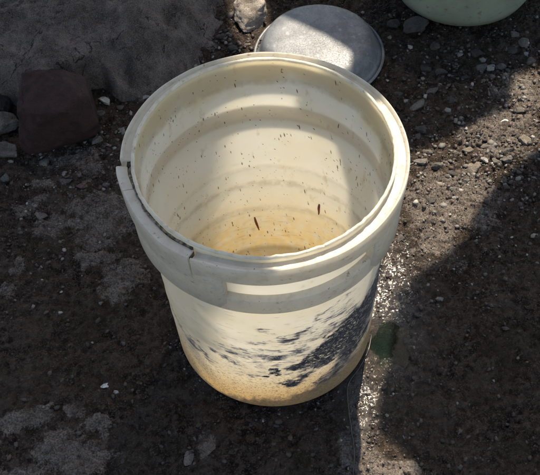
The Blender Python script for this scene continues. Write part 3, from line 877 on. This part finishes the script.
# earth packed into the gap behind the torn collar
d_ = NT('packed dirt')
c = d_.coord()
nn = d_.noise(c, 180.0, 4.0, 0.6)
M_dirt = d_.surface(d_.principled(d_.mix(d_.step(nn, 0.4, 0.65), (0.06, 0.042, 0.027), (0.34, 0.26, 0.17)), 0.95, d_.bump(nn, 0.7, 0.002)))
sweep('packed_dirt', [(0.1468, 0.3685), (0.1490, 0.3678), (0.1530, 0.3615), (0.1565, 0.3540), (0.1560, 0.345), (0.1468, 0.345)], 182, 237, 60, M_dirt, shard_main,
      lambda t: (0.0006 * n1d(t, 31, 0.5), 0.0022 * n1d(t, 32, 0.35)))

# second ring lower down, and the two ear plates that join it to the collar
def ring_mod(t):
    return (0.0003 * n1d(t, 41, 0.1), 0.0006 * n1d(t, 42, 0.06))
sweep('lower_ring', [(0.1436, 0.3000), (0.1500, 0.2996), (0.1520, 0.2985), (0.1526, 0.2960), (0.1520, 0.2740), (0.1510, 0.2728), (0.1498, 0.2740), (0.1500, 0.2950), (0.1490, 0.2965), (0.1436, 0.2968)], 0, 360, 240, M_collar, bucket, ring_mod, full=True)
ear_sec = [(0.1560, 0.3460), (0.1580, 0.3455), (0.1586, 0.3440), (0.1578, 0.3150), (0.1566, 0.2830), (0.1556, 0.2815), (0.1540, 0.2830), (0.1552, 0.3150)]
def ear(t0, t1):
    def md(t):
        e = float(smooth(t0, t0 + 2.5, t) * smooth(t1, t1 - 2.5, t))
        return (lambda r, z: -0.0035 * (1 - e), lambda r, z: (0.006 * (1 - e) if z < 0.30 else 0) + (0.0008 * n1d(t, 51, 0.2) if z < 0.30 else 0))
    plate = sweep('ear_plate', ear_sec, t0, t1, 60, M_collar, bucket, md)
    for t in (t0, t1):
        s = -1 if t == t1 else 1
        sweep('ear_web', [(0.1450, 0.345), (0.1562, 0.345), (0.1540, 0.292), (0.1445, 0.292)], t + 0.3 * s, t + 1.3 * s, 3, M_collar, plate)
ear(183, 250.5)
ear(317, 374)

# thick rust-red drips clinging to the inside
dr = NT('rust red drip')
c = dr.coord()
M_drip = dr.surface(dr.principled(dr.mix(dr.step(dr.noise(c, 300.0), .4, .6), (0.15, 0.040, 0.024), (0.26, 0.085, 0.045)), 0.6))
def drip(tdeg, z0, z1, w, lean):
    k, V, F = 8, [], []
    n = 14
    for i in range(n):
        s = i / (n - 1)
        z = z1 + (z0 - z1) * s
        t = R(tdeg + lean * (s - 0.5) + 0.12 * math.sin(5 * s))
        ov = 1 + 0.006 * math.cos(2 * t + 0.8)
        r0 = (r_out(z) - 0.0024 + ripple(z)) * ov
        ww = w * (0.25 + 0.75 * math.sin(math.pi * min(max(s, 0.04), 0.96)) ** 0.5) * (1.15 - 0.4 * s)
        for j in range(k):
            a = 2 * math.pi * j / k
            rr = r0 - ww * 0.55 * math.sin(a) - 0.0001
            tt = t + ww * math.cos(a) / r0
            V.append((rr * math.cos(tt), rr * math.sin(tt), z))
    for i in range(n - 1):
        for j in range(k):
            F.append((i * k + j, i * k + (j + 1) % k, (i + 1) * k + (j + 1) % k, (i + 1) * k + j))
    F += [tuple(range(k)), tuple((n - 1) * k + j for j in reversed(range(k)))]
    mesh_obj('mud_drip', V, F, M_drip, body)
drip(97.2, 0.0490, 0.0800, 0.0018, -2.0)
drip(57.8, 0.1010, 0.1250, 0.0020, 0.6)

# ------------------------------------------------------------------ wire against the foot of the bucket
wr = NT('dull wire')
M_wire = wr.surface(wr.principled(wr.mix(wr.noise(wr.coord(), 120.0), (0.05, 0.045, 0.04), (0.14, 0.13, 0.12)), 0.3, Metallic=0.6))
wp = [Vector((x, y, 0)) for x, y in WIRE]
for i in range(len(wp)):
    d = math.hypot(wp[i].x, wp[i].y)
    if d < 0.1365 and i < 5:
        wp[i] = wp[i] * (0.1375 / d)
fine = []
for i in range(len(wp) - 1):
    p0, p1, p2, p3 = wp[max(i - 1, 0)], wp[i], wp[i + 1], wp[min(i + 2, len(wp) - 1)]
    for s in np.linspace(0, 1, 9)[:-1]:
        fine.append(0.5 * ((2 * p1) + (p2 - p0) * s + (2 * p0 - 5 * p1 + 4 * p2 - p3) * s * s + (3 * p1 - p0 - 3 * p2 + p3) * s ** 3))
fine.append(wp[-1])
V, F = [], []
for i, p in enumerate(fine):
    tdir = (fine[min(i + 1, len(fine) - 1)] - fine[max(i - 1, 0)]).normalized()
    sd_ = Vector((tdir.y, -tdir.x, 0))
    zz = max(float(ground_h(p.x, p.y)[0]), -0.004) + 0.0016 + 0.004 * math.exp(-i / 10)
    for j in range(6):
        a = 2 * math.pi * j / 6
        q = Vector((p.x, p.y, zz)) + sd_ * 0.0009 * math.cos(a) + Vector((0, 0, 1)) * 0.0009 * math.sin(a)
        V.append(q)
for i in range(len(fine) - 1):
    for j in range(6):
        F.append((i * 6 + j, i * 6 + (j + 1) % 6, (i + 1) * 6 + (j + 1) % 6, (i + 1) * 6 + j))
F += [tuple(range(6)), tuple((len(fine) - 1) * 6 + j for j in reversed(range(6)))]
tag(mesh_obj('wire', V, F, M_wire), 'thin dull wire curling round the foot of the bucket', 'wire')

# ------------------------------------------------------------------ bowls behind
def lathe(name, prof, n, mat, parent=None, wob=0.0, seed=1):
    P = np.array(prof)
    t = np.linspace(0, 2 * math.pi, n, endpoint=False)
    k = len(P)
    W = 1 + wob * vnoise(np.c_[2.2 * np.cos(t), 2.2 * np.sin(t)], seed)
    V = np.stack([np.outer(np.cos(t) * W, P[:, 0]), np.outer(np.sin(t) * W, P[:, 0]), np.outer(np.ones(n), P[:, 1])], -1).reshape(-1, 3)
    ii = np.arange(n * k).reshape(n, k)
    nx_ = np.roll(ii, -1, 0)
    F = np.stack([ii[:, :-1], nx_[:, :-1], nx_[:, 1:], ii[:, 1:]], -1).reshape(-1, 4)
    return mesh_obj(name, V, F, mat, parent)

gb = NT('scoured grey metal')
c = gb.coord()
n1 = gb.noise(c, 30.0, 4.0, 0.6)
n2 = gb.noise(c, 380.0, 4.0, 0.7)
cc = gb.mix(gb.step(n1, 0.35, 0.65), (0.100, 0.107, 0.117), (0.165, 0.174, 0.187))
cc = gb.mix(gb.step(n2, 0.50, 0.68, 0, 0.6), cc, (0.075, 0.079, 0.085))
cc = gb.mix(gb.step(gb.noise(c, 95.0, 4.0), 0.60, 0.72, 0, 0.5), cc, (0.30, 0.31, 0.32))
M_bowl = gb.surface(gb.principled(cc, gb.step(n2, 0.3, 0.7, 0.40, 0.62), gb.bump(n1, 0.2, 0.003, gb.bump(n2, 0.3, 0.0009)), Metallic=0.15))
BX, BY = 0.105, 0.537
bz = float(ground_h(BX, BY)[0])
bowl = empty('metal_bowl', (BX, BY, bz + 0.001))
tag(bowl, 'upturned scuffed grey metal bowl behind the bucket, partly in sun', 'bowl')
pf_ = [(0.0, 0.0400), (0.03, 0.0398), (0.06, 0.0392), (0.084, 0.0380), (0.094, 0.0355), (0.100, 0.0310), (0.104, 0.0240), (0.108, 0.0120), (0.111, 0.0055), (0.116, 0.0040),
       (0.116, 0.0025), (0.1095, 0.0040), (0.1060, 0.0110), (0.102, 0.0230), (0.098, 0.0295), (0.093, 0.0335), (0.083, 0.0360), (0.06, 0.0372), (0.0, 0.0380)]
pf_ = [(r * 0.94, z) for r, z in pf_]
lathe('bowl_shell', pf_, 128, M_bowl, bowl, 0.006, 4)
rimp = [(0.1105 + 0.0028 * math.cos(a), 0.0035 + 0.0028 * math.sin(a)) for a in np.linspace(0, 2 * math.pi, 11)]
lathe('bowl_rim', rimp, 128, M_bowl, bowl, 0.006, 4)

gp_ = NT('pale green plastic')
c = gp_.coord()
n1 = gp_.noise(c, 18.0, 4.0)
cc = gp_.mix(gp_.step(n1, 0.35, 0.65), (0.24, 0.28, 0.225), (0.29, 0.34, 0.275))
cc = gp_.mix(gp_.step(gp_.add('ShaderNodeSeparateXYZ', {0: c}).outputs[2], 0.035, 0.005, 0, 0.6), cc, (0.16, 0.145, 0.115))
cc = gp_.mix(gp_.step(gp_.noise(c, 90.0, 6.0, 0.7), 0.54, 0.68, 0, 0.6), cc, (0.11, 0.095, 0.075))
M_green = gp_.surface(gp_.principled(cc, 0.45, gp_.bump(n1, 0.1, 0.002)))
GX, GY = 0.375, 0.689
gz0 = float(ground_h(GX, GY)[0])
basin = empty('plastic_basin', (GX, GY, gz0))
tag(basin, 'pale green plastic basin standing on the shaded ground beyond the bucket', 'basin')
pf_ = [(0.0, 0.002), (0.06, 0.002), (0.082, 0.0), (0.092, 0.003), (0.099, 0.010), (0.104, 0.022), (0.110, 0.045), (0.117, 0.080), (0.123, 0.110), (0.1205, 0.110), (0.1145, 0.080), (0.1075, 0.045), (0.101, 0.023), (0.094, 0.011), (0.084, 0.006), (0.0, 0.006)]
pf_ = [(r * 1.22, z * 1.1) for r, z in pf_]
lathe('basin_shell', pf_, 128, M_green, basin, 0.003, 6)
rimp = [(0.1520 + 0.0045 * math.cos(a), 0.1215 + 0.0032 * math.sin(a)) for a in np.linspace(0, 2 * math.pi, 11)]
lathe('basin_rim', rimp, 128, M_green, basin, 0.003, 6)

# ------------------------------------------------------------------ added sheet out of view: casts the shade, hole shaped for the sun patches
HC = 1.35
shift = np.array([math.sin(SUN_AZ), math.cos(SUN_AZ)]) / math.tan(SUN_EL) * HC
SUN_HOLE = [(-0.052, 0.720), (0.015, 0.690), (0.026, 0.600), (0.043, 0.569), (0.084, 0.535), (0.140, 0.485), (0.150, 0.474), (0.144, 0.410), (0.136, 0.300), (0.126, 0.150), (0.105, 0.040), (0.075, -0.030), (0.035, -0.062), (-0.003, -0.036), (-0.014, -0.058), (0.010, -0.105), (0.040, -0.160), (0.080, -0.160), (0.100, -0.090), (0.125, 0.000), (0.160, 0.100), (0.200, 0.200), (0.241, 0.308),
        (0.301, 0.335), (0.360, 0.355), (0.407, 0.381), (0.415, 0.420), (0.431, 0.462), (0.477, 0.482), (0.520, 0.500), (0.530, 0.380), (0.480, 0.310), (0.438, 0.292), (0.401, 0.264), (0.364, 0.236), (0.325, 0.190), (0.293, 0.135), (0.257, 0.101), (0.226, 0.086), (0.184, 0.045), (0.168, 0.000), (0.158, -0.052), (0.138, -0.110), (0.126, -0.171),
        (0.153, -0.201), (0.174, -0.236), (0.215, -0.300), (0.190, -0.420), (0.060, -0.430), (-0.060, -0.400), (-0.105, -0.300), (-0.108, -0.200), (-0.112, -0.060), (-0.100, 0.050), (-0.085, 0.160), (-0.060, 0.300), (-0.022, 0.420), (-0.022, 0.540), (-0.045, 0.600)]  # hole outline laid out from where the sun patches fall
def jagged_outline(poly, seed, amp, soft_edge=False):
    P = np.array(poly)
    out = []
    n = len(P)
    for i in range(n):
        a, b = P[i], P[(i + 1) % n]
        k = max(2, int(np.linalg.norm(b - a) / (0.005 if soft_edge else 0.012)))
        for s in range(k):
            out.append(a + (b - a) * s / k)
    out = np.array(out)
    nz = np.c_[fbm(out * 28, 3, seed), fbm(out * 28, 3, seed + 3)]
    out = out + amp * nz
    if soft_edge:                                  # spikes feather the added sheet's shadow along one side
        rf = np.random.default_rng(seed)
        k = np.arange(len(out))
        fr = ((out[:, 0] < -0.04) & (out[:, 1] < 0.30) & (out[:, 1] > -0.38)).astype(float)
        out[:, 0] += fr * np.where(k % 2 == 0, 1, -1) * rf.uniform(0.004, 0.034, len(out))
    return out
bm = bmesh.new()
def loop(P):
    vs_ = [bm.verts.new((x, y, HC)) for x, y in P]
    return [bm.edges.new((vs_[i], vs_[(i + 1) % len(vs_)])) for i in range(len(vs_))]
edges = loop(jagged_outline([(-0.75, 0.20), (1.25, 0.20), (1.25, 2.05), (-0.75, 2.05)], 91, 0.01))
edges += loop(jagged_outline(SUN_HOLE, 92, 0.005, True) + shift)
bmesh.ops.triangle_fill(bm, use_beauty=True, use_dissolve=False, edges=edges)
me = bpy.data.meshes.new('added_shade_sheet')
bmesh.ops.recalc_face_normals(bm, faces=bm.faces)
bm.to_mesh(me); bm.free()
cl = NT('coarse brown shade cloth')
c = cl.coord()
nn = cl.noise(c, 40.0, 4.0)
df = cl.add('ShaderNodeBsdfDiffuse', {'Color': cl.mix(nn, (0.10, 0.085, 0.065), (0.16, 0.135, 0.10))})
tp = cl.add('ShaderNodeBsdfTransparent')
M_shade_sheet = cl.surface(cl.add('ShaderNodeMixShader', {0: 0.80, 1: tp.outputs[0], 2: df.outputs[0]}).outputs[0])  # added sheet leaks some sun to lighten the shaded ground
me.materials.append(M_shade_sheet)
added_shade = empty('added_shade_caster', (0.25, 1.1, 0))
tag(added_shade, 'torn brown shade cloth on timber posts hung over the yard', 'added_shade')
sheet = bpy.data.objects.new('added_shade_sheet', me)
col.objects.link(sheet)
sheet.parent = added_shade
sheet.location = (-0.25, -1.1, 0)
so = sheet.modifiers.new('thickness', 'SOLIDIFY'); so.thickness = 0.002
wd = NT('weathered timber')
c = wd.coord((1, 1, 0.15))
nn = wd.noise(c, 60.0, 4.0)
M_wood = wd.surface(wd.principled(wd.mix(nn, (0.10, 0.075, 0.05), (0.22, 0.17, 0.12)), 0.85, wd.bump(nn, 0.3, 0.003)))
for (qx, qy) in ((-0.75, 0.20), (1.25, 0.20), (1.25, 2.05), (-0.75, 2.05)):  # added posts that hold the sheet up, also out of view
    pp = [(0.030 - 0.004 * s, s * (HC + 0.06) - 0.04) for s in np.linspace(0, 1, 8)]
    pp = [(0.0, -0.04)] + pp + [(0.0, HC + 0.02)]
    o = lathe('added_post', pp, 14, M_wood, added_shade, 0.08, 9)
    o.location = (qx - 0.25, qy - 1.1, float(ground_h(qx, qy)[0]))
